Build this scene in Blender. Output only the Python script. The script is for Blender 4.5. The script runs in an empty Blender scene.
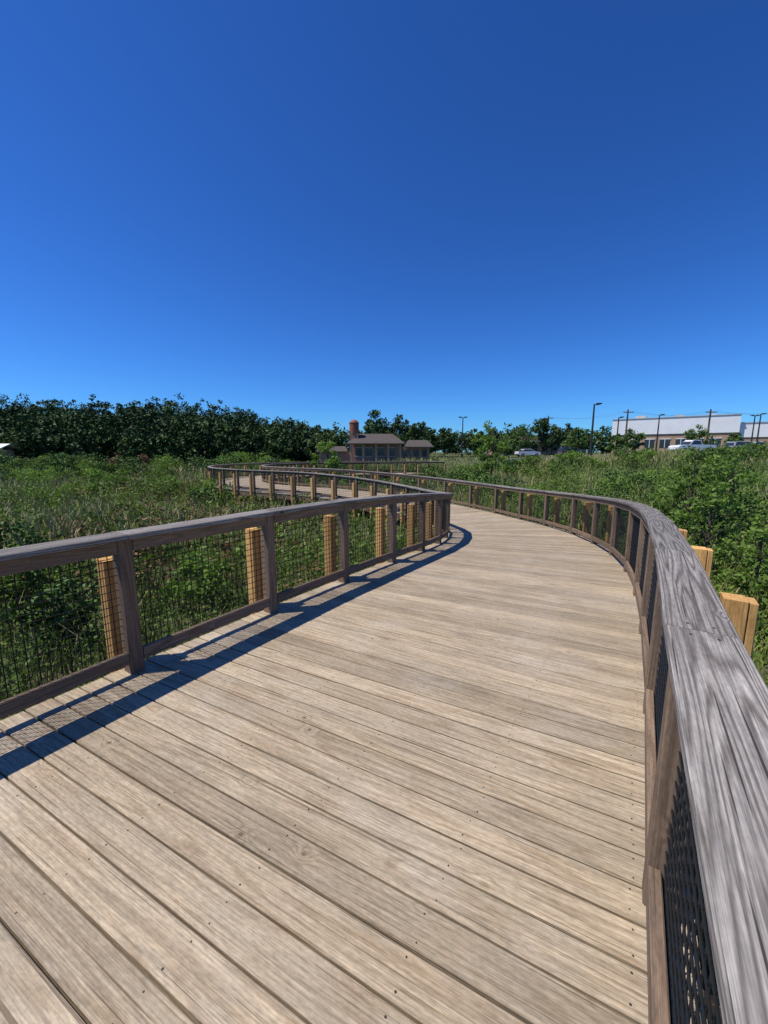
import bpy, math, random, bmesh
import numpy as np
from mathutils import Vector
random.seed(7); rng=np.random.default_rng(7)
sc=bpy.context.scene
sc.view_settings.view_transform='Standard'; sc.view_settings.look='None'; sc.view_settings.exposure=0
COL=sc.collection
def sstep(a,b,x):
    t=np.clip((np.asarray(x,float)-a)/(b-a),0,1); return t*t*(3-2*t)
# ---------------------------------------------------------------- node helpers
class NT:
    def __init__(s,name):
        s.m=bpy.data.materials.new(name); s.m.use_nodes=True; s.t=s.m.node_tree
        s.t.nodes.clear(); s.out=s.t.nodes.new('ShaderNodeOutputMaterial')
    def n(s,typ,**k):
        nd=s.t.nodes.new(typ)
        for a,b in k.items(): setattr(nd,a,b)
        return nd
    def l(s,a,b): s.t.links.new(a,b)
    def val(s,sock,v):
        if isinstance(v,bpy.types.NodeSocket): s.l(v,sock)
        else: sock.default_value=v
    def math(s,op,a,b=None,c=None):
        nd=s.n('ShaderNodeMath',operation=op)
        s.val(nd.inputs[0],a)
        if b is not None: s.val(nd.inputs[1],b)
        if c is not None: s.val(nd.inputs[2],c)
        return nd.outputs[0]
    def attr(s,name,o='Vector'): return s.n('ShaderNodeAttribute',attribute_name=name).outputs[o]
    def scale(s,v,sc3):
        nd=s.n('ShaderNodeVectorMath',operation='MULTIPLY'); s.l(v,nd.inputs[0]); nd.inputs[1].default_value=sc3; return nd.outputs[0]
    def noise(s,v,scale=1,detail=2,rough=.5,dist=0):
        nd=s.n('ShaderNodeTexNoise')
        if v is not None: s.l(v,nd.inputs['Vector'])
        nd.inputs['Scale'].default_value=scale; nd.inputs['Detail'].default_value=detail
        nd.inputs['Roughness'].default_value=rough; nd.inputs['Distortion'].default_value=dist
        return nd.outputs['Fac']
    def mr(s,v,a,b,c,d):
        nd=s.n('ShaderNodeMapRange'); s.val(nd.inputs[0],v)
        for i,x in enumerate((a,b,c,d)): nd.inputs[i+1].default_value=x
        return nd.outputs[0]
    def mix(s,f,a,b,mode='MIX'):
        nd=s.n('ShaderNodeMix',data_type='RGBA',blend_type=mode)
        s.val(nd.inputs[0],f)
        for sk,v in ((nd.inputs[6],a),(nd.inputs[7],b)):
            if isinstance(v,(tuple,list)): sk.default_value=(*v,1) if len(v)==3 else v
            else: s.l(v,sk)
        return nd.outputs[2]
    def gray(s,v):
        nd=s.n('ShaderNodeCombineColor')
        for i in range(3): s.l(v,nd.inputs[i])
        return nd.outputs[0]
    def bump(s,h,strength=.3,dist=.003):
        nd=s.n('ShaderNodeBump'); s.l(h,nd.inputs['Height']); nd.inputs['Strength'].default_value=strength; nd.inputs['Distance'].default_value=dist
        return nd.outputs[0]
    def principled(s,col,rough=.8,normal=None,metal=0,spec=.3):
        p=s.n('ShaderNodeBsdfPrincipled'); s.val(p.inputs['Base Color'],(*col,1) if isinstance(col,tuple) else col)
        s.val(p.inputs['Roughness'],rough); p.inputs['Metallic'].default_value=metal
        p.inputs['Specular IOR Level'].default_value=spec
        if normal is not None: s.l(normal,p.inputs['Normal'])
        s.l(p.outputs[0],s.out.inputs[0]); return p

def wood_mat(name,light,dark,stain,rings=110,fib=.35,knotgate=.72,bump=.35,rough=.8,weather=.5,ringmix=.62,tv=(.78,1.18),pale=None,rs=(.55,8,8),kn=(.055,.10),checks=0,fc=(.78,1.16),ka=14,rp=1.8):
    m=NT(name); g=m.attr('grain'); tint=m.attr('tint','Fac')
    A=m.noise(m.scale(g,rs),1,1.2,.45)
    vor=m.n('ShaderNodeTexVoronoi'); vor.inputs['Scale'].default_value=4.6; m.l(m.scale(g,(.8,1,1)),vor.inputs['Vector'])
    sep=m.n('ShaderNodeSeparateColor'); m.l(vor.outputs['Color'],sep.inputs[0])
    gate=m.math('GREATER_THAN',sep.outputs[0],knotgate)
    infl=m.math('MULTIPLY',m.mr(vor.outputs['Distance'],0,.3,1,0),gate)
    fibre=m.noise(m.scale(g,(4,190,190)),1,2,.65)
    phase=m.math('ADD',m.math('MULTIPLY',A,rings),m.math('MULTIPLY',m.math('POWER',infl,2.0),ka))
    phase=m.math('ADD',phase,m.math('MULTIPLY',fibre,1.8))
    ring=m.mr(m.math('SINE',phase),-1,1,0,1); ring=m.math('POWER',ring,rp)
    fib2=m.noise(m.scale(g,(1.2,45,45)),1,3,.6)
    patch=m.noise(m.scale(g,(1.1,3.2,3.2)),1,3,.6)
    speck=m.noise(m.scale(g,(30,100,100)),1,2,.65)
    c=m.mix(m.math('MULTIPLY',ring,ringmix),light,dark)
    c=m.mix(m.math('MULTIPLY',m.mr(fib2,.4,.72,0,1),fib),c,stain)
    c=m.mix(m.mr(patch,.42,.7,0,weather),c,stain)
    if pale:
        big=m.noise(m.n('ShaderNodeNewGeometry').outputs['Position'],1.1,4,.7)
        c=m.mix(m.mr(big,.5,.72,0,.6),c,pale)
        c=m.mix(m.mr(big,.30,.44,.45,0),c,stain)
    c=m.mix(1,c,m.gray(m.mr(fibre,.3,.75,*fc)),'MULTIPLY')
    c=m.mix(1,c,m.gray(m.mr(speck,.3,.7,.78,1.12)),'MULTIPLY')
    c=m.mix(1,c,m.gray(m.mr(tint,0,1,*tv)),'MULTIPLY')
    if checks:
        ck=m.noise(m.scale(g,(1.6,120,120)),1,1,.5)
        c=m.mix(m.mr(ck,.66,.70,0,checks),c,tuple(x*.35 for x in dark))
    knot=m.math('MULTIPLY',m.mr(vor.outputs['Distance'],kn[0],kn[1],1,0),gate)
    kd=tuple(x*.35 for x in dark)
    c=m.mix(m.math('MULTIPLY',knot,.8),c,kd)
    h=m.math('ADD',m.math('MULTIPLY',fib2,.8),fibre)
    m.principled(c,rough,m.bump(h,bump,.003)); return m.m
M_deck=wood_mat('deck_wood',(.51,.405,.27),(.30,.205,.115),(.31,.26,.19),rings=60,fib=.4,bump=.5,rough=.7,weather=.5,knotgate=.72,ringmix=.62,tv=(.76,1.14),pale=(.53,.465,.37),rs=(.45,8,8),kn=(.03,.065),checks=.65,fc=(.66,1.26),ka=18,rp=2.6)
M_rail=wood_mat('weathered_rail_wood',(.37,.34,.30),(.085,.068,.055),(.185,.165,.145),rings=105,fib=.55,bump=1.0,weather=.4,knotgate=.62,ringmix=.82,rs=(.45,11,11),kn=(.06,.11),checks=.9,fc=(.60,1.34),ka=26)
M_post=wood_mat('brown_rail_wood',(.27,.185,.12),(.12,.075,.048),(.14,.108,.08),rings=80,fib=.5,bump=.5,weather=.5,knotgate=.75,checks=.6)
M_pile=wood_mat('fresh_pine',(.76,.44,.155),(.50,.25,.07),(.62,.38,.15),rings=60,fib=.3,bump=.2,weather=.4,knotgate=.8,checks=.5)
def simple(name,col,rough=.7,metal=0,spec=.3,nscale=None,var=.15):
    m=NT(name)
    tc=m.n('ShaderNodeTexCoord').outputs['Object']
    f=m.noise(tc,nscale or 3,4,.6)
    cc=m.mix(1,tuple(col),m.gray(m.mr(f,.3,.7,1-var,1+var)),'MULTIPLY')
    m.principled(cc,rough,None,metal,spec); return m.m
M_wire=simple('black_vinyl_wire',(.014,.014,.014),.5)
M_screw=simple('screw_head',(.05,.045,.04),.5,.3)
def leaf_mat(name,dark,light,accent=None,trans=.3):
    m=NT(name); t=m.attr('tint','Fac')
    c=m.mix(t,dark,light)
    if accent: c=m.mix(m.mr(t,.86,.98,0,.8),c,accent)
    p=m.principled(c,.6,None,0,.2)
    if trans>0:
        tr=m.n('ShaderNodeBsdfTranslucent'); m.l(m.mix(1,c,(1.3,1.35,.7),'MULTIPLY'),tr.inputs[0])
        mx=m.n('ShaderNodeMixShader'); mx.inputs[0].default_value=trans
        m.l(p.outputs[0],mx.inputs[1]); m.l(tr.outputs[0],mx.inputs[2]); m.l(mx.outputs[0],m.out.inputs[0])
    return m.m
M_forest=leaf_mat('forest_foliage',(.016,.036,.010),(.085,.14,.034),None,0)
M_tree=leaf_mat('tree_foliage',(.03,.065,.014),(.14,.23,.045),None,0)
M_young=leaf_mat('young_tree_foliage',(.07,.13,.025),(.25,.38,.07),None,.3)
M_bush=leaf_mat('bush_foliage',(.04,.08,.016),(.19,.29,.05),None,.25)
M_red=leaf_mat('reddish_foliage',(.10,.05,.02),(.27,.16,.07),None,0)
M_grass=leaf_mat('grass_blades',(.05,.085,.02),(.27,.32,.08),(.42,.33,.19),0)
M_bark=simple('bark',(.10,.075,.055),.9,nscale=8,var=.3)
def ground_mat():
    m=NT('meadow_ground'); tc=m.n('ShaderNodeNewGeometry').outputs['Position']
    a=m.noise(tc,.06,4,.6); b=m.noise(tc,1.7,4,.65); d=m.noise(tc,14,3,.7)
    c=m.mix(m.mr(a,.4,.62,0,1),(.05,.08,.02),(.11,.125,.045))
    c=m.mix(m.mr(b,.48,.66,0,.8),c,(.15,.115,.07))
    c=m.mix(1,c,m.gray(m.mr(d,.3,.7,.6,1.3)),'MULTIPLY')
    m.principled(c,.95,m.bump(d,.6,.05)); return m.m
M_ground=ground_mat()
# ---------------------------------------------------------------- object helpers
def empty(name,loc=(0,0,0)):
    o=bpy.data.objects.new(name,None); o.location=loc; COL.objects.link(o); o.empty_display_size=.3; return o
def obj(name,me,mat,parent=None,loc=None):
    o=bpy.data.objects.new(name,me); COL.objects.link(o)
    if mat: me.materials.append(mat)
    if parent: o.parent=parent
    if loc: o.location=loc
    return o
def big_mesh(name,V,k,mat,tint=None,parent=None):
    V=np.asarray(V,np.float32).reshape(-1,3); nv=len(V); nf=nv//k
    me=bpy.data.meshes.new(name); me.vertices.add(nv); me.vertices.foreach_set('co',V.ravel())
    me.loops.add(nv); me.loops.foreach_set('vertex_index',np.arange(nv,dtype=np.int32))
    me.polygons.add(nf); me.polygons.foreach_set('loop_start',np.arange(0,nv,k,dtype=np.int32))
    me.polygons.foreach_set('loop_total',np.full(nf,k,np.int32))
    if tint is not None:
        a=me.attributes.new('tint','FLOAT','POINT'); a.data.foreach_set('value',np.repeat(tint,k).astype(np.float32))
    me.update(calc_edges=True); me.validate()
    return obj(name,me,mat,parent)
class WB:
    def __init__(s): s.v=[];s.f=[];s.g=[];s.t=[]
    def sweep(s,frames,prof,tint=None):
        o=np.array([random.uniform(-50,50) for _ in range(3)]); tint=random.random() if tint is None else tint
        n=len(prof); base=len(s.v); L=0; prev=None
        for (p,a,u) in frames:
            p=Vector(p)
            if prev is not None: L+=(p-prev).length
            prev=p
            for (x,y) in prof:
                s.v.append(tuple(p+Vector(a)*x+Vector(u)*y)); s.g.append((o[0]+L,o[1]+x,o[2]+y)); s.t.append(tint)
        for i in range(len(frames)-1):
            for j in range(n):
                k=(j+1)%n; s.f.append((base+i*n+j,base+i*n+k,base+(i+1)*n+k,base+(i+1)*n+j))
        s.f.append(tuple(base+j for j in range(n))[::-1]); e=base+(len(frames)-1)*n
        s.f.append(tuple(e+j for j in range(n)))
    def make(s,name,mat,parent=None):
        me=bpy.data.meshes.new(name); me.from_pydata(s.v,[],s.f)
        a=me.attributes.new('grain','FLOAT_VECTOR','POINT'); a.data.foreach_set('vector',np.array(s.g,np.float32).ravel())
        a=me.attributes.new('tint','FLOAT','POINT'); a.data.foreach_set('value',np.array(s.t,np.float32))
        bm=bmesh.new(); bm.from_mesh(me); bmesh.ops.recalc_face_normals(bm,faces=bm.faces); bm.to_mesh(me); bm.free()
        return obj(name,me,mat,parent)
def rect(a0,a1,b0,b1,c=.004):
    return [(a0+c,b0),(a1-c,b0),(a1,b0+c),(a1,b1-c),(a1-c,b1),(a0+c,b1),(a0,b1-c),(a0,b0+c)]
# ---------------------------------------------------------------- centre line
CP=[(-6.9,-7.6),(-5.5,-5.6),(-4.2,-3.7),(-2.9,-1.9),(-1.75,-.15),(-.55,1.71),(.08,2.67),(.90,3.92),(2.27,6.3),(3.1,8.5),(3.42,11.0),(2.65,14.2),(.9,16.8),(-2.0,18.9),(-5.4,20.8),(-8.5,23.4),(-10.1,27.0),(-9.4,31.2),(-6,34.6),(0,36.6),(6,38),(12,39.5)]
def catmull(P,n=40):
    P=np.array(P,float); out=[]
    for i in range(1,len(P)-2):
        p0,p1,p2,p3=P[i-1:i+3]; t=np.linspace(0,1,n,endpoint=False)[:,None]
        out.append(.5*((2*p1)+(-p0+p2)*t+(2*p0-5*p1+4*p2-p3)*t**2+(-p0+3*p1-3*p2+p3)*t**3))
    return np.vstack(out)
CL=catmull(CP)
for _ in range(60):
    CL[1:-1]=.25*CL[:-2]+.5*CL[1:-1]+.25*CL[2:]
SL=np.concatenate([[0],np.cumsum(np.linalg.norm(np.diff(CL,axis=0),axis=1))]); STOT=SL[-1]
def C(s): return np.array([np.interp(s,SL,CL[:,0]),np.interp(s,SL,CL[:,1])])
def T(s):
    d=C(min(s+.15,STOT))-C(max(s-.15,0)); return d/np.linalg.norm(d)
def nearest_s(x,y): return SL[np.argmin((CL[:,0]-x)**2+(CL[:,1]-y)**2)]
S0=nearest_s(-.53,1.7)
def zd(s): return float(-.66*sstep(S0+1.5,S0+13,s)+.34*sstep(S0+13,S0+23,s))
def P(s,off,z=0):
    c=C(s); t=T(s); n=np.array([t[1],-t[0]]); q=c+n*off; return Vector((q[0],q[1],zd(s)+z))
def frame(s,off=0,z=0):
    t=T(s); return (P(s,off,z),Vector((t[1],-t[0],0)),Vector((0,0,1)))
WR=1.54; WL=1.63
boardwalk=empty('boardwalk')
wb=WB(); scr=[]; s=S0-5.0; pitch=.146
def skew(s): return .19*float(1-sstep(S0+3,S0+11,s))
while s<STOT-.3:
    k=skew(s); g=.0042+random.uniform(-.0014,.002); w=pitch
    eL=WL+.16+random.uniform(-.006,.006); eR=WR+.16+random.uniform(-.006,.006)
    a0=P(s-k,-eL); a1=P(s-k+w,-eL); b0=P(s+k,eR); b1=P(s+k+w,eR)
    A=(a0+a1)/2; B=(b0+b1)/2
    la=(a1-a0); lb=(b1-b0); ha=la.length/2-g; hb=lb.length/2-g+random.uniform(-.001,.001); la.normalize(); lb.normalize()
    dz=random.uniform(-.0025,.0015); c=.0045; up=Vector((0,0,1))
    tint=random.betavariate(1.8,1.8)
    o=np.array([random.uniform(-50,50) for _ in range(3)]); base=len(wb.v)
    for (pt,l,h,L) in ((A,la,ha,0),(B,lb,hb,(B-A).length)):
        for (x,y) in rect(-h,h,-.038,0,c):
            wb.v.append(tuple(pt+l*x+up*(y+dz))); wb.g.append((o[0]+L,o[1]+x,o[2]+y)); wb.t.append(tint)
    for j in range(8):
        q=(j+1)%8; wb.f.append((base+j,base+q,base+8+q,base+8+j))
    wb.f.append(tuple(base+j for j in range(8))); wb.f.append(tuple(base+8+j for j in range(8)))
    if s<S0+7 and s>S0-2.5:
        for fr in (.055,.23,.41,.585,.77,.945):
            for sd in (-.6,.6):
                pt=A.lerp(B,fr+random.uniform(-.003,.003)); l=la; pt=pt+l*(sd*ha+random.uniform(-.008,.008)); scr.append((pt.x,pt.y,pt.z+dz+.0008))
    s+=w
wb.make('deck_boards',M_deck,boardwalk)
sv=[]
for (x,y,z) in scr:
    r=random.uniform(.003,.0044)
    for a in range(8): sv.append((x+r*math.cos(a*math.pi/4),y+r*math.sin(a*math.pi/4),z))
big_mesh('deck_screws',sv,8,M_screw,None,boardwalk)
wb=WB()
ss=np.arange(S0-5,STOT-.3,.64)
for off in (-WL-.12,-.9,-.3,.3,.9,WR+.12):
    for a,b in zip(ss[:-1],ss[1:]):
        wb.sweep([frame(a+.003,off,-.04),frame(b-.003,off,-.04)],rect(-.022,.022,-.24,-.001),.4)
wb.make('joists',M_post,boardwalk)
# railings
sL0=nearest_s(-.67,2.0)-.06; sR0=nearest_s(.42,3.15)-.02; SP=1.285
def railing(side,sphase):
    W=WR if side>0 else WL
    cu=.035 if side>0 else 0
    par=empty('wooden_railing')
    k0=-int((sphase-(S0-4.5))//SP); posts=[sphase+SP*k for k in range(k0,200) if sphase+SP*k<STOT-.6]
    cap=WB(); rl=WB(); ps=WB(); pl=WB(); wires=[]
    for s in posts:
        p,l,u=frame(s,side*(W+.065)); t=T(s); tv=Vector((t[0],t[1],0))
        ps.sweep([(p+Vector((0,0,.001)),l,tv),(p+Vector((0,0,.55)),l,tv),(p+Vector((0,0,1.031)),l,tv)],rect(-.057,.057,-.048,.048,.006))
        if side>0: po,zt,a0,a1,a2,hw=.37,.86,-.06,.045,.085,.065
        else: po,zt,a0,a1,a2,hw=.28,.855,-.048,.032,.068,.055
        pp,_,_=frame(s-.02,side*(W+po)); zt+=random.uniform(-.012,.012)
        tt=random.random()
        pl.sweep([(pp+Vector((0,0,-1.9)),l,tv),(pp+Vector((0,0,zt)),l,tv)],rect(a0,a1,-hw,hw,.004),tt)
        pl.sweep([(pp+Vector((0,0,-1.9)),l,tv),(pp+Vector((0,0,zt-.006)),l,tv)],rect(a1+.005,a2,-hw+.002,hw-.002,.004),tt*.6)
        q0,_,_=frame(s-.02,side*(W-.6),-.42); q1,_,_=frame(s-.02,side*(W+po-.075),-.42)
        pl.sweep([(q0,tv,Vector((0,0,1))),(q1,tv,Vector((0,0,1)))],rect(-.04,.04,0,.13,.004),tt)
    for a,b in zip(posts[:-1],posts[1:]):
        g=.0015
        cap.sweep([frame(a+g,side*(W+.045+cu)),frame(b-g,side*(W+.045+cu))],rect(-.10,.095 if side>0 else .10,1.033,1.072,.005))
        h=.057
        for (z0,z1) in ((.935,1.0315),(.085,.178)):
            rl.sweep([frame(a+h-.005,side*(W+.03)),frame(b-h+.005,side*(W+.03))],rect(-.02,.02,z0,z1,.004))
        A=P(a+h-.01,side*(W+.062)); B=P(b-h+.01,side*(W+.062)); d=B-A; Ln=d.length; dn=d.normalized()
        nrm=Vector((-dn.y,dn.x,0)).normalized(); r=.0033; z0=.15; z1=.96
        if a<S0+16: st=.056
        else: st=.09; r=.004
        m=int(Ln/st)
        def bar(p,q,u1,u2):
            c=[p+u1*r,p+u2*r,p-u1*r,p-u2*r]; e=[q+u1*r,q+u2*r,q-u1*r,q-u2*r]
            for j in range(4):
                kk=(j+1)%4; wires.extend([tuple(c[j]),tuple(c[kk]),tuple(e[kk]),tuple(e[j])])
        up=Vector((0,0,1))
        for j in range(1,m+1):
            q=A+d*(j/(m+1)); bar(q+up*z0,q+up*z1,dn,nrm)
        nz=int((z1-z0)/st)
        for j in range(nz+1):
            zz=z0+st*j; bar(A+up*zz+nrm*r*1.6,B+up*zz+nrm*r*1.6,up,nrm)
    cap.make('cap_rail',M_rail,par); rl.make('rails',M_post,par); ps.make('posts',M_post,par); pl.make('support_piles',M_pile,par)
    big_mesh('wire_mesh',wires,4,M_wire,None,par)
    bl=[]
    for s in posts:
        if s>S0+9: continue
        for da in (-.05,.05):
            for o_ in (-.035,.035):
                p=P(s+da,side*(W+.045+cu)+o_,1.0735)
                for a in range(10): bl.append((p.x+.0045*math.cos(a*math.pi/5),p.y+.0045*math.sin(a*math.pi/5),p.z))
    big_mesh('cap_screws',bl,10,M_screw,None,par)
railing(-1,sL0); railing(1,sR0)
# ---------------------------------------------------------------- terrain
def hz(x,y):
    x=np.asarray(x,float); y=np.asarray(y,float)
    q=x/np.maximum(y,6)
    w=sstep(22,50,.6*x+.8*y)*sstep(-.3,.05,q)
    top=.45+.95*sstep(.25,.75,q)
    base=-1.05+.10*np.sin(x*.31+1)*np.cos(y*.27)+.05*np.sin(x*.9+y*.7)+.15*sstep(4,9,x)*sstep(25,8,y)
    far=sstep(60,120,np.hypot(x,y))
    z=base*(1-w)+top*w
    e=sstep(-.3,.1,q); ff=.9*e-.9*(1-e)
    return z*(1-far)+far*ff
def axis():
    a=[0]; st=.7
    while a[-1]<4000: a.append(a[-1]+st); st*=1.055
    a=np.array(a); return np.concatenate([-a[:0:-1],a])
ax=axis(); X,Y=np.meshgrid(ax,ax+12,indexing='ij'); Z=hz(X,Y); n=len(ax)
me=bpy.data.meshes.new('ground')
idx=np.arange(n*n).reshape(n,n); F=np.stack([idx[:-1,:-1],idx[1:,:-1],idx[1:,1:],idx[:-1,1:]],-1).reshape(-1,4)
me.from_pydata(np.stack([X,Y,Z],-1).reshape(-1,3).tolist(),[],F.tolist())
for p in me.polygons: p.use_smooth=True
obj('ground',me,M_ground)
def dist_path(x,y):
    c=CL[::12]; out=np.empty(len(x))
    for i in range(0,len(x),20000):
        d=(x[i:i+20000,None]-c[None,:,0])**2+(y[i:i+20000,None]-c[None,:,1])**2; out[i:i+20000]=np.sqrt(d.min(1))
    return out
# ---------------------------------------------------------------- grass
def patchy(x,y): return np.clip(.42+.30*np.sin(x*.23+1.3*np.sin(y*.17))+.22*np.sin(x*.6+y*.45+np.sin(x*.31)*2)+.12*np.sin(x*1.9-y*1.3),0,.9)
def scatter(N,r0,r1,powr,ang,clear):
    th=np.radians(rng.uniform(ang[0],ang[1],N)); u=rng.random(N)
    r=(r0**(powr)+(r1**powr-r0**powr)*u)**(1/powr)
    x=r*np.sin(th); y=r*np.cos(th)-2
    k=dist_path(x,y)>clear
    return x[k],y[k],r[k]
def onroad(x,y): return (x>13)&(y>53)&(y<61)
def grass(name,N,r0,r1,h0,h1,w0,w1,mat,powr=1.0,ang=(-68,68),dry=.1,clear=1.85):
    x,y,r=scatter(N,r0,r1,powr,ang,clear)
    cn=np.sin(x*1.7+np.sin(y*1.1)*2)*np.cos(y*1.9+np.sin(x*.8)*2)+.6*np.sin(x*.35+2)*np.cos(y*.3)
    keep=(rng.random(len(x))<np.clip(.75+.4*cn,.15,1))&~onroad(x,y); x=x[keep];y=y[keep];cn=cn[keep]; N=len(x)
    z=hz(x,y)-.03; h=rng.uniform(h0,h1,N)*(1+.35*cn)*rng.uniform(.5,1.1,N); w=rng.uniform(w0,w1,N)
    h=h*(1-.75*sstep(42,50,y)*sstep(.05,.15,x/np.maximum(y,5)))
    a=rng.uniform(0,2*np.pi,N); dx=np.cos(a);dy=np.sin(a); la=rng.uniform(0,2*np.pi,N); lean=h*rng.uniform(.1,.6,N); lx=np.cos(la)*lean; ly=np.sin(la)*lean
    b0=np.stack([x-dx*w/2,y-dy*w/2,z],-1); b1=np.stack([x+dx*w/2,y+dy*w/2,z],-1)
    m0=np.stack([x-dx*w*.4+lx*.35,y-dy*w*.4+ly*.35,z+h*.6],-1); m1=np.stack([x+dx*w*.4+lx*.35,y+dy*w*.4+ly*.35,z+h*.6],-1)
    t0=np.stack([x+lx-dx*w*.06,y+ly-dy*w*.06,z+h],-1); t1=np.stack([x+lx+dx*w*.06,y+ly+dy*w*.06,z+h],-1)
    V=np.stack([b0,b1,m1,m0,m0,m1,t1,t0],1).reshape(-1,3)
    t=np.clip(patchy(x,y)+rng.normal(0,.16,N),0,.84); dr=rng.random(N)<dry*(1+1.4*np.sin(x*.2+.5)*np.cos(y*.23)); t[dr]=rng.uniform(.86,1,dr.sum())
    big_mesh(name,V,4,mat,np.repeat(t,2))
grass('grass',105000,1.5,14,.22,.6,.009,.02,M_grass,1.2,(-100,75),.12)
grass('meadow_grass',85000,12,60,.35,.75,.03,.06,M_grass,1.2,(-62,62),.5,2.1)
grass('field_grass',35000,55,130,.5,.9,.12,.3,M_grass,1.3,(-58,58),.3)
# ---------------------------------------------------------------- foliage
def leafquads(c,size):
    N=len(c); n=rng.normal(size=(N,3)); n/=np.linalg.norm(n,axis=1)[:,None]; a=np.cross(n,rng.normal(size=(N,3))); a/=np.linalg.norm(a,axis=1)[:,None]; b=np.cross(n,a)
    s=(size*rng.uniform(.6,1.3,N))[:,None]
    return np.stack([c-a*s,c-b*s*.5+n*s*.1,c+a*s,c+b*s*.5+n*s*.1],1)
def weeds(name,NP,r0,r1,powr,ang,hh,rad,nl,size,mat,clear=1.95,gate=None):
    x,y,r=scatter(NP,r0,r1,powr,ang,clear)
    if gate is not None: k=gate(x,y); x=x[k];y=y[k]
    N=len(x); z=hz(x,y); h=hh*rng.uniform(.4,1.2,N)
    ci=np.repeat(np.arange(N),nl); u=rng.random(N*nl)
    a=rng.uniform(0,2*np.pi,N*nl); rr=rad*rng.random(N*nl)**.5*(.4+.6*u)*rng.uniform(.6,1.3,N)[ci]
    px=x[ci]+np.cos(a)*rr; py=y[ci]+np.sin(a)*rr; pz=z[ci]+u*h[ci]
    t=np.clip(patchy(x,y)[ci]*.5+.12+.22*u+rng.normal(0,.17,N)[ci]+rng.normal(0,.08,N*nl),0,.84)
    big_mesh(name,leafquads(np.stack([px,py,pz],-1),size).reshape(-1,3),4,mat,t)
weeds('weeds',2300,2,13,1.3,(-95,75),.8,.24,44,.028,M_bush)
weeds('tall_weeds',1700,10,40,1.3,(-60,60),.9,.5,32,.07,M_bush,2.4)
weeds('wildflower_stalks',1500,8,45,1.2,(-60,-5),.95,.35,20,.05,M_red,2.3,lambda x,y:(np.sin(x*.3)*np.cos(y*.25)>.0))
def crown(cx,cy,cz,rx,rz,ncl,nl,size,shape=1.0,clr=.28):
    d=rng.normal(size=(ncl,3)); d/=np.linalg.norm(d,axis=1)[:,None]; rr=rng.uniform(.25,1.0,ncl)**.6*rng.uniform(.8,1.12,ncl)
    c=d*rr[:,None]
    k=1-shape*.35*np.clip(c[:,2],-1,1); cc=np.stack([cx+c[:,0]*rx*k,cy+c[:,1]*rx*k,cz+c[:,2]*rz],-1)
    ci=np.repeat(np.arange(ncl),nl); rad=rx*clr*rng.uniform(.6,1.3,ncl)
    off=rng.normal(size=(ncl*nl,3)); off/=np.linalg.norm(off,axis=1)[:,None]; off*=(rng.random(ncl*nl)**.45)[:,None]
    off[:,2]*=.75
    pts=cc[ci]+off*rad[ci][:,None]
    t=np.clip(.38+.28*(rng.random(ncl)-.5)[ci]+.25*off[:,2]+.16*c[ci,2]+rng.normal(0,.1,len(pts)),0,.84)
    return leafquads(pts,size),t,cc
def trunk_geo(x,y,z0,z1,r,targets):
    v=[];f=[]
    def cyl(p,q,r0,r1,n=7):
        b=len(v); d=(q-p).normalized(); a=d.orthogonal().normalized(); c=d.cross(a)
        for (pt,rr) in ((p,r0),(q,r1)):
            for j in range(n):
                an=2*math.pi*j/n; v.append(tuple(pt+a*math.cos(an)*rr+c*math.sin(an)*rr))
        for j in range(n): f.append((b+j,b+(j+1)%n,b+n+(j+1)%n,b+n+j))
    p=Vector((x,y,z0)); q=Vector((x+.02*(z1-z0),y,z1)); m=p.lerp(q,.5)+Vector((.02,.01,0))*(z1-z0)
    cyl(p,m,r,r*.7); cyl(m,q,r*.7,r*.25)
    for tg in targets:
        tg=Vector(tg); st=p.lerp(q,min(.95,max(.35,(tg.z-z0)/(z1-z0)*.75))); mid=st.lerp(tg,.5)+Vector((0,0,.06*(z1-z0)))
        cyl(st,mid,r*.35,r*.2,5); cyl(mid,tg,r*.2,r*.06,5)
    return v,f
def tree(name,x,y,h,rx,mat,ncl=40,nl=60,size=.12,base=.3,zb=None,clr=.28):
    z0=float(hz(x,y))-.05 if zb is None else zb
    e=empty(name); rz=h*(1-base)/2; q,t,cc=crown(x,y,z0+h*base+rz,rx,rz,ncl,nl,size,1,clr)
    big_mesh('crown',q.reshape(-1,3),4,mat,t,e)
    v,f=trunk_geo(x,y,z0,z0+h*.85,max(.02,h*.016),cc[:18]); me=bpy.data.meshes.new('trunk'); me.from_pydata(v,[],f); obj('trunk',me,M_bark,e)
def bush(name,x,y,h,rx,mat,ncl=22,nl=70,size=.05):
    z0=float(hz(x,y)); q,t,cc=crown(x,y,z0+h*.5,rx,h*.52,ncl,nl,size,.3,.34)
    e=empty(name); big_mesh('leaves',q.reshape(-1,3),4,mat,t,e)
    v,f=trunk_geo(x,y,z0-.05,z0+h*.5,.02,cc[:8]); me=bpy.data.meshes.new('stems'); me.from_pydata(v,[],f); obj('stems',me,M_bark,e)
def mass(name,specs,mat,ncl,nl,size,clr=.3):
    Q=[];Tt=[]
    for (x,y,h,rx) in specs:
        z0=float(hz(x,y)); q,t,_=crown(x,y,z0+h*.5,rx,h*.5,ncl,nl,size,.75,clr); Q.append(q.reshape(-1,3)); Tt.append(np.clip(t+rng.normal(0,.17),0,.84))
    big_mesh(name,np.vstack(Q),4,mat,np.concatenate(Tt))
sp=[]
def prof(q):
    return np.interp(q,[-1.3,-1.0,-.9,-.7,-.55,-.45,-.35,-.26,-.17,-.1],[56,51,53,51,52,48,41,34,25,18])
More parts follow.
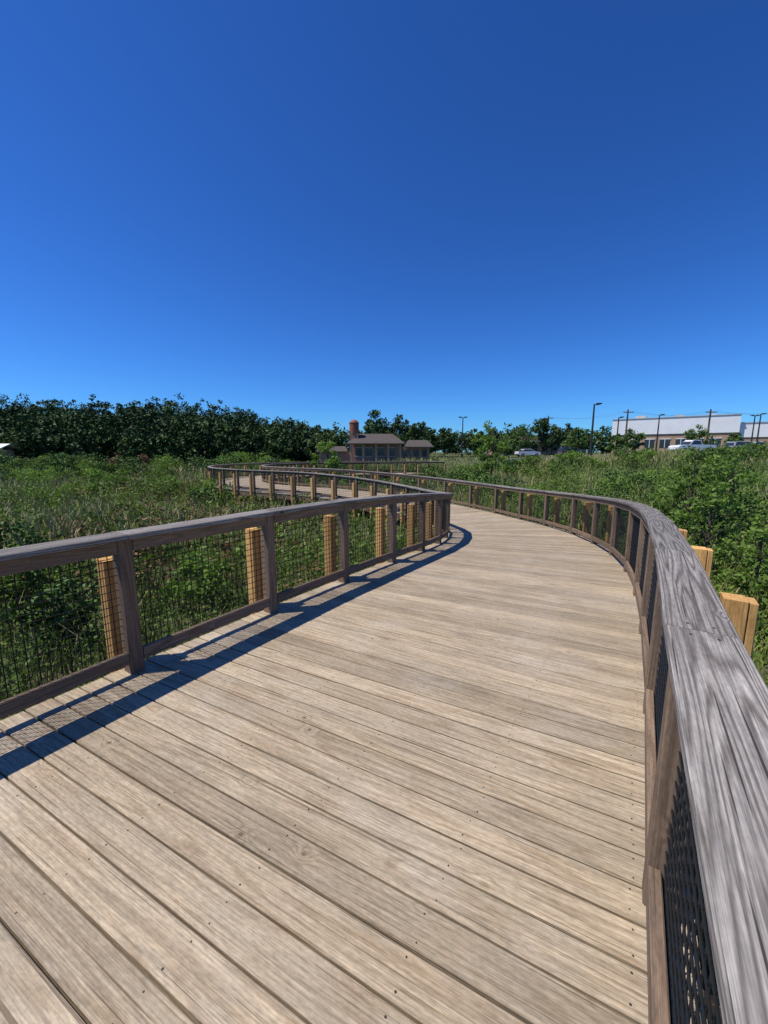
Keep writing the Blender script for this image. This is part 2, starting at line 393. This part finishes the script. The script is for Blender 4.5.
for row,(yy,sc_) in enumerate(((78,.45),(84,.76),(94,.93),(106,.98),(118,1.0),(126,1.0))):
    q=-1.35
    while q<-.13:
        y=yy*random.uniform(.97,1.05); x=q*y; top=1.65+prof(q)/385*y*random.uniform(.93,1.04)*sc_; h=top+.95
        sp.append((x,y,max(h,3.5),random.uniform(2.8,4.6)*(.6+.4*h/14))); q+=random.uniform(2.8,4.2)/yy
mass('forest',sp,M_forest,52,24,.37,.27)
sp=[]
for yy,hh in ((150,1.),(170,1.)):
    q=-.25
    while q<1.3:
        y=yy*random.uniform(.97,1.05); px=np.interp(q,[-.25,-.1,0,.12,.3,.5,.75,1.2],[26,27,28,22,24,27,19,20]); h=(px/385*y)*random.uniform(.75,1.15)+.8
        sp.append((q*y,y,h,random.uniform(4,6.5))); q+=random.uniform(5,8)/yy
mass('distant_treeline',sp,M_forest,30,24,.6)
# ---------------------------------------------------------------- camera/light/world
cam=bpy.data.cameras.new('camera'); cam.sensor_fit='VERTICAL'; cam.sensor_height=36; cam.lens=36*385/1024; cam.clip_end=6000; cam.clip_start=.02
co=bpy.data.objects.new('camera',cam); COL.objects.link(co); co.location=(0,0,1.65); co.rotation_euler=(math.radians(90-8.86),0,0); sc.camera=co
el=math.radians(63); az=math.atan2(-.98,-.2)
S=Vector((math.sin(az)*math.cos(el),math.cos(az)*math.cos(el),math.sin(el)))
sl=bpy.data.lights.new('sun','SUN'); sl.energy=5.0; sl.angle=math.radians(.5); sl.color=(1,.94,.85)
so=bpy.data.objects.new('sun',sl); COL.objects.link(so); so.location=(0,0,30); so.rotation_euler=S.to_track_quat('Z','Y').to_euler()
w=bpy.data.worlds.new('World'); sc.world=w; w.use_nodes=True; nt=w.node_tree; bg=nt.nodes['Background']
sky=nt.nodes.new('ShaderNodeTexSky'); sky.sky_type='NISHITA'; sky.sun_disc=False; sky.sun_elevation=el; sky.sun_rotation=az%(2*math.pi)
sky.air_density=1.0; sky.dust_density=.2; sky.ozone_density=4.0
def wmul(a,col):
    mu=nt.nodes.new('ShaderNodeMix'); mu.data_type='RGBA'; mu.blend_type='MULTIPLY'; mu.inputs[0].default_value=1; mu.inputs[7].default_value=(*col,1); nt.links.new(a,mu.inputs[6]); return mu.outputs[2]
gm=nt.nodes.new('ShaderNodeGamma'); gm.inputs[1].default_value=1.3
nt.links.new(wmul(sky.outputs[0],(.1,.1,.1)),gm.inputs[0]); nt.links.new(wmul(gm.outputs[0],(4.4,9.6,16.5)),bg.inputs[0]); bg.inputs[1].default_value=.1
# ---------------------------------------------------------------- mid trees and bushes
tree('young_tree',8.3,30,4.9,1.45,M_young,40,60,.10,.15)
tree('young_tree',-4.6,31.5,3.9,1.2,M_young,34,60,.10,.1)
tree('young_tree',-71,84,6.5,2.4,M_young,30,60,.25,.1)
tree('sapling',6.5,7.6,2.5,.65,M_young,44,30,.05,.1,None,.24)
tree('sapling',7.5,9.4,2.7,.75,M_bush,44,30,.055,.1,None,.24)
tree('sapling',6.0,6.0,1.9,.5,M_young,34,28,.045,.1,None,.24)
tree('sapling',9.6,10.6,2.8,.9,M_young,44,32,.055,.1,None,.24)
tree('sapling',10.8,12.6,2.7,.9,M_bush,44,32,.06,.1,None,.24)
for (x,y,h,r) in ((42,66,4.4,1.7),(37.5,63,3.6,1.3),(53,66,4.8,2.4),(33,67,5,2.2),(29,82,6,2.6),(23,72,4.4,2.2),(61,68,4,1.6)):
    tree('maple_tree',x,y,h,r,M_tree,34,46,.2,.12)
for (x,y,h,r) in ((-1.5,76,9.2,3.2),(3,78,8.6,3.2),(6.5,75,7.2,2.4),(20,85,5,2.4),(-10,79,6,2.4),(9.5,82,6,2),(37,92,9,3),(40,93,8,3),(13.5,88,6.5,2.6),(26,92,6.5,2.8)):
    tree('oak_tree',x,y,h,r,M_forest,46,50,.26,.1)
for i in range(50):
    q=random.uniform(-.15,1.05); y=random.uniform(22,42); x=q*y
    bush('shrub',x,y,random.uniform(.7,1.4),random.uniform(.8,1.7),random.choice((M_bush,M_tree,M_young,M_tree)),18,50,.09)
for i in range(44):
    q=random.uniform(-1.05,-.25); y=random.uniform(42,72); bush('shrub',q*y,y,random.uniform(1.2,2.8),random.uniform(1.2,2.8),random.choice((M_bush,M_tree,M_tree,M_young)),18,50,.13)
for i in range(18):
    q=random.uniform(-1.0,-.4); y=random.uniform(20,42); bush('shrub',q*y,y,random.uniform(.9,1.6),random.uniform(.8,1.5),random.choice((M_bush,M_tree,M_young)),18,50,.08)
bush('reddish_shrub',-.69*60,60,2.8,1.3,M_red,20,60,.12)
bush('reddish_shrub',-.62*66,66,2.4,1.1,M_red,20,60,.12)
for (x,y,h,r) in ((8.6,9.6,1.7,.8),(9.5,12,2.1,1.0),(6.7,11.8,1.0,.7),(8.8,15,1.5,1.1),(12,17,1.7,1.3),(6.9,17.5,1.1,1.0),(6.5,21,1.2,1.3),(14,14,1.8,1.2),(5.4,4.6,1.3,.5),(9.5,21,1.5,1.3),(17,22,1.7,1.7),(11,10,1.8,.9),(13,12,1.8,1),(4.8,3.2,.9,.45),(6.8,5.4,1.6,.7),(7.6,6.8,1.7,.7),(-4.6,5.2,1.0,.5),(-3.2,6.4,.9,.5),(-6.5,6.5,1.1,.6),(-9,9,1.1,.7)):
    bush('shrub',x,y,h,r,random.choice((M_bush,M_young,M_tree)),30,60,.05)
# ---------------------------------------------------------------- buildings
def boxes(name,lst,mat,parent):
    v=[];f=[]
    for (x0,x1,y0,y1,z0,z1) in lst:
        b=len(v); v+= [(x0,y0,z0),(x1,y0,z0),(x1,y1,z0),(x0,y1,z0),(x0,y0,z1),(x1,y0,z1),(x1,y1,z1),(x0,y1,z1)]
        f+=[(b,b+3,b+2,b+1),(b+4,b+5,b+6,b+7),(b,b+1,b+5,b+4),(b+1,b+2,b+6,b+5),(b+2,b+3,b+7,b+6),(b+3,b,b+4,b+7)]
    me=bpy.data.meshes.new(name); me.from_pydata(v,[],f); return obj(name,me,mat,parent)
def brick_mat():
    m=NT('brick'); tc=m.n('ShaderNodeTexCoord').outputs['Object']
    b=m.n('ShaderNodeTexBrick'); mp=m.n('ShaderNodeMapping'); mp.inputs['Rotation'].default_value=(math.radians(90),0,0); m.l(tc,mp.inputs[0]); m.l(mp.outputs[0],b.inputs[0])
    b.inputs['Color1'].default_value=(.36,.15,.09,1); b.inputs['Color2'].default_value=(.44,.21,.13,1); b.inputs['Mortar'].default_value=(.36,.30,.24,1); b.inputs['Scale'].default_value=4
    m.principled(b.outputs[0],.9); return m.m
M_brick=brick_mat()
M_white=simple('white_panel',(.82,.82,.80),.6,nscale=.4,var=.06); M_tan=simple('tan_stucco',(.42,.28,.18),.9,nscale=.7)
M_roof=simple('dark_shingle_roof',(.085,.072,.062),.85,0,nscale=2); M_glass=simple('dark_window_glass',(.03,.04,.05),.12,0,.6,var=.1)
M_rust=simple('rust_painted_steel',(.27,.10,.055),.7,.1,nscale=3,var=.3)
M_pole=simple('dark_bronze_pole',(.05,.045,.04),.5,.3); M_woodpole=simple('creosote_pole',(.13,.09,.06),.9,nscale=6)
M_asph=simple('asphalt',(.06,.06,.062),.9,nscale=4); M_conc=simple('concrete',(.45,.43,.40),.9,nscale=2)
M_light=simple('lamp_lens',(.6,.6,.58),.3)
def cyl_pole(v,f,x,y,z0,z1,r0,r1,n=10):
    b=len(v)
    for (zz,r) in ((z0,r0),(z1,r1)):
        for j in range(n): a=2*math.pi*j/n; v.append((x+r*math.cos(a),y+r*math.sin(a),zz))
    for j in range(n): f.append((b+j,b+(j+1)%n,b+n+(j+1)%n,b+n+j))
    f.append(tuple(b+n+j for j in range(n)))
pv=empty('brick_building'); z=.2
boxes('walls',[(-4.6,2.4,55.5,61,z,2.75),(2.4,6.6,56.3,60.5,z,2.35),(-9.5,-4.6,56.8,60,z,1.7)],M_brick,pv)
boxes('windows',[(x,x+.9,55.45,55.52,1.1,2.2) for x in (-4.1,-2.6,-.9,.6)]+[(x,x+.7,56.25,56.32,1.0,2.0) for x in (3.0,4.3,5.5)],M_glass,pv)
boxes('window_trim',[(x-.08,x+.98,55.40,55.50,2.2,2.32) for x in (-4.1,-2.6,-.9,.6)]+[(x-.08,x+.98,55.38,55.50,1.0,1.1) for x in (-4.1,-2.6,-.9,.6)],M_conc,pv)
boxes('columns',[(x-.12,x+.12,54.4,54.64,z,2.7) for x in (-4.6,-2.9,-1.1,.6,2.3)],M_tan,pv)
def gable(name,x0,x1,y0,y1,z0,z1,mat,par,th=.14,dx=0):
    ym=(y0+y1)/2; v=[(x0,y0,z0),(x1,y0,z0),(x1-dx,ym,z1),(x0+dx,ym,z1),(x0,y1,z0),(x1,y1,z0)]
    v+=[(a,b,c-th) for (a,b,c) in v]
    f=[(0,1,2,3),(3,2,5,4),(6,9,8,7),(9,10,11,8),(0,3,9,6),(3,4,10,9),(1,7,8,2),(2,8,11,5),(0,6,7,1),(4,5,11,10)]
    me=bpy.data.meshes.new(name); me.from_pydata(v,[],f); return obj(name,me,mat,par)
gable('roof',-5.2,2.9,54.2,61.6,2.85,4.3,M_roof,pv,.14,1.6); gable('roof_wing',2.95,7.1,55.6,61.2,2.4,3.4,M_roof,pv,.14,.6); gable('roof_low_wing',-9.9,-5.25,56.4,60.4,1.75,2.5,M_roof,pv,.1,.5)
boxes('tower_base',[(-4.9,-3.7,56,57.2,z,4.3)],M_brick,pv)
v=[];f=[]; cyl_pole(v,f,-4.3,56.6,4.3,5.8,.68,.68,20); cyl_pole(v,f,-4.3,56.6,5.8,6.1,.68,.46,20); cyl_pole(v,f,-4.3,56.6,6.1,6.25,.46,.12,20); cyl_pole(v,f,-4.3,56.6,5.74,5.83,.73,.73,20)
me=bpy.data.meshes.new('rust_tank'); me.from_pydata(v,[],f); obj('rust_tank',me,M_rust,pv)
wbd=empty('commercial_building',(65,112,0)); wbd.rotation_euler=(0,0,math.radians(-38)); z=.6
boxes('upper_walls',[(0,27,0,14,6.4,10.6),(27,34,1.2,14,5.2,8.6)],M_white,wbd)
boxes('lower_walls',[(.2,26.8,.25,13.8,z,6.4),(27,33.8,1.4,13.8,z,5.2)],M_tan,wbd)
boxes('parapet_cap',[(-.15,27.2,-.15,.3,10.6,10.8),(27.2,34.2,1.05,1.5,8.6,8.8)],M_conc,wbd)
boxes('windows',[(x,x+2.2,.17,.24,2.8,5.0) for x in np.arange(1.2,25,3.4)],M_glass,wbd)
boxes('window_frames',[(x-.12,x+2.32,.1,.22,5.0,5.18) for x in np.arange(1.2,25,3.4)]+[(x+1.04,x+1.16,.1,.165,2.8,5.0) for x in np.arange(1.2,25,3.4)],M_white,wbd)
boxes('door_bays',[(28.5,32,1.3,1.39,z,4.2)],M_roof,wbd)
boxes('rooftop_units',[(5,7.5,4,7,10.6,11.7),(14,16,5,8,10.6,11.5),(21,22.5,3,5,10.6,11.3)],M_conc,wbd)
sb=empty('shop_building'); z=.6
boxes('walls',[(28,44,98,106,z,5.0)],M_tan,sb); boxes('roof',[(27.6,44.4,97.5,106.4,5.0,5.5)],M_roof,sb)
boxes('windows',[(x,x+1.7,97.92,97.99,1.8,4.0) for x in np.arange(29,43,2.6)],M_glass,sb); boxes('awning',[(28.4,43.6,96.6,97.98,4.15,4.4)],M_white,sb)
st=empty('storage_shed'); boxes('walls',[(-80,-71,71.5,76,-1,2.0)],M_tan,st); gable('roof',-80.5,-70.5,71,76.5,2.1,3.2,M_white,st); boxes('door',[(-76,-73,71.42,71.49,-.9,1.5)],M_white,st)
def lamp(x,y,h,double=False):
    e=empty('street_lamp'); z=float(hz(x,y)); v=[];f=[]
    cyl_pole(v,f,x,y,z-.1,z+.5,.22,.22); cyl_pole(v,f,x,y,z+.5,z+h,.15,.09)
    me=bpy.data.meshes.new('pole'); me.from_pydata(v,[],f); obj('pole',me,M_pole,e)
    boxes('arm',[(x-.6 if double else x,x+.6,y-.04,y+.04,z+h-.12,z+h-.04)],M_pole,e)
    hd=[(x+.3,x+.85,y-.2,y+.2,z+h-.03,z+h+.13)]
    if double: hd.append((x-.85,x-.3,y-.2,y+.2,z+h-.03,z+h+.13))
    boxes('lamp_head',hd,M_pole,e); boxes('lens',[(a+.05,b-.05,c+.04,d-.04,zz-.02,zz-.003) for (a,b,c,d,zz,_) in hd],M_light,e)
lamp(26.5,50,6.6); lamp(16,80,8.0,True); lamp(53,76,7.6); lamp(77,82,8.2,True); lamp(71.5,75,7.8); lamp(44,74,7.0)
ups=[]
def upole(x,y,h):
    e=empty('utility_pole'); z=float(hz(x,y)); v=[];f=[]; cyl_pole(v,f,x,y,z-.1,z+h,.2,.14); ups.append((x,y-.185,z+h-.36))
    me=bpy.data.meshes.new('pole'); me.from_pydata(v,[],f); obj('pole',me,M_woodpole,e)
    boxes('crossarm',[(x-1.1,x+1.1,y-.26,y-.15,z+h-.7,z+h-.56)],M_woodpole,e)
    boxes('insulators',[(x+d-.05,x+d+.05,y-.24,y-.16,z+h-.56,z+h-.36) for d in (-1,-.4,.4,1)],M_conc,e)
upole(40,96,9.5); upole(53,86,9.8); upole(66,80,9.2); upole(82,75,9.4)
pw=[]
for (a,b) in zip(ups[:-1],ups[1:]):
    for d in (-1,1):
        pts=[Vector((a[0]+d+(b[0]-a[0])*t,a[1]+(b[1]-a[1])*t,a[2]+(b[2]-a[2])*t-.9*4*t*(1-t))) for t in np.linspace(0,1,11)]
        for p,q in zip(pts[:-1],pts[1:]):
            for u1,u2 in ((Vector((0,0,1)),Vector((0,1,0))),(Vector((0,1,0)),Vector((0,0,-1))),(Vector((0,0,-1)),Vector((0,-1,0))),(Vector((0,-1,0)),Vector((0,0,1)))):
                pw+= [tuple(p+u1*.013),tuple(p+u2*.013),tuple(q+u2*.013),tuple(q+u1*.013)]
big_mesh('power_lines',pw,4,M_wire)
# road
rx=np.linspace(14,110,60); ry=np.linspace(54,60,6); v=[(x,y,float(hz(x,y))+.06) for x in rx for y in ry]; f=[(i*6+j,(i+1)*6+j,(i+1)*6+j+1,i*6+j+1) for i in range(59) for j in range(5)]
me=bpy.data.meshes.new('road'); me.from_pydata(v,[],f); obj('road',me,M_asph)
v=[];f=[]
for i,x in enumerate(rx):
    z0=float(hz(x,53.9)); v+=[(x,53.7,z0-.1),(x,53.7,z0+.19),(x,53.95,z0+.19),(x,53.95,z0-.1)]
    if i: b=4*i; f+=[(b-4+k,b+k,b+(k+1)%4,b-4+(k+1)%4) for k in range(4)]
me=bpy.data.meshes.new('kerb'); me.from_pydata(v,[],f); obj('kerb',me,M_conc)
# vehicles
M_tyre=simple('tyre_rubber',(.02,.02,.02),.9); M_hub=simple('alloy_hub',(.4,.4,.42),.4,.7); M_tail=simple('red_lens',(.35,.02,.02),.3)
def vehicle(name,x,y,yaw,kind,col):
    z=float(hz(x,y))+.08; e=empty(name,(x,y,z)); e.rotation_euler=(0,0,yaw)
    paint=simple('car_paint',col,.3,0,.6,var=.03)
    if kind=='pickup':
        body=[(-2.85,.55),(-2.85,1.15),(-.75,1.2),(1.0,1.2),(2.5,1.1),(2.8,.95),(2.85,.5),(2.2,.38),(-2.6,.4)]
        cab=[(-.8,1.18),(-.6,1.82),(.45,1.88),(1.15,1.18)]; wx=(-1.85,1.85); r=.4
    elif kind=='suv':
        body=[(-2.35,.5),(-2.4,1.1),(1.2,1.1),(2.2,1.0),(2.35,.8),(2.35,.45),(-2.2,.38)]
        cab=[(-2.3,1.08),(-2.05,1.72),(.3,1.76),(1.25,1.08)]; wx=(-1.45,1.45); r=.37
    else:
        body=[(-2.25,.5),(-2.25,.95),(-1.6,1.0),(1.0,.98),(2.0,.85),(2.25,.65),(2.25,.4),(-2.1,.33)]
        cab=[(-1.75,.98),(-1.05,1.42),(.25,1.45),(1.15,.97)]; wx=(-1.4,1.42); r=.33
    def ext(nm,poly,w0,w1,mat):
        n=len(poly); zm=max(p[1] for p in poly); zn=min(p[1] for p in poly); v=[]
        for sd in (-1,1):
            for (a,b) in poly:
                k=(b-zn)/(zm-zn); v.append((a,sd*(w0*(1-k)+w1*k),b))
        f=[tuple(range(n)),tuple(range(n,2*n))[::-1]]+[(i,(i+1)%n,n+(i+1)%n,n+i) for i in range(n)]
        me=bpy.data.meshes.new(nm); me.from_pydata(v,[],f); o=obj(nm,me,mat,e)
        bv=o.modifiers.new('b','BEVEL'); bv.width=.05; bv.segments=2; return o
    ext('body',body,.93,.90,paint); ext('cab_roof',cab,.86,.68,paint)
    cx=sum(p[0] for p in cab)/4; cz=sum(p[1] for p in cab)/4
    win=[(cx+(a-cx)*.86,cz+.02+(b-cz)*.72) for a,b in cab]
    ext('side_windows',win,.845,.745,M_glass)
    wsx=[(a+(.03 if a>cx else -.03),cz+.02+(b-cz)*.75) for a,b in cab]; ext('windscreens',wsx,.72,.60,M_glass)
    v=[];f=[];v2=[];f2=[]
    for a in wx:
        for sd in (-1,1):
            for (vv,ff,rr,y0,y1) in ((v,f,r,sd*.72,sd*.95),(v2,f2,r*.58,sd*.9,sd*.965)):
                b=len(vv)
                for yy in (y0,y1):
                    for j in range(18): an=2*math.pi*j/18; vv.append((a+rr*math.cos(an),yy,r+rr*math.sin(an)))
                ff+=[(b+j,b+(j+1)%18,b+18+(j+1)%18,b+18+j) for j in range(18)]+[tuple(b+18+j for j in range(18)),tuple(b+j for j in range(18))]
    me=bpy.data.meshes.new('tyres'); me.from_pydata(v,[],f); obj('tyres',me,M_tyre,e)
    me=bpy.data.meshes.new('hubs'); me.from_pydata(v2,[],f2); obj('hubs',me,M_hub,e)
    fx=max(p[0] for p in body); zl=.72
    boxes('headlights',[(fx-.12,fx+.01,s_*.72-.15,s_*.72+.15,zl,zl+.16) for s_ in (-1,1)],M_light,e)
    bx=min(p[0] for p in body); boxes('tail_lights',[(bx-.01,bx+.1,s_*.8-.08,s_*.8+.08,zl,zl+.25) for s_ in (-1,1)],M_tail,e)
    boxes('bumpers',[(fx-.1,fx+.07,-.85,.85,.4,.6),(bx-.07,bx+.1,-.85,.85,.4,.6)],M_hub,e)
vehicle('parked_pickup_truck',44,55.8,math.pi+.1,'pickup',(.78,.78,.77))
vehicle('parked_car',28,76,.15,'sedan',(.78,.78,.78))
vehicle('parked_suv',52.5,57,.05,'suv',(.45,.46,.48))
vehicle('parked_suv',37.5,78,.1,'suv',(.05,.06,.08))
vehicle('parked_pickup_truck',57,60,.0,'pickup',(.72,.73,.74))
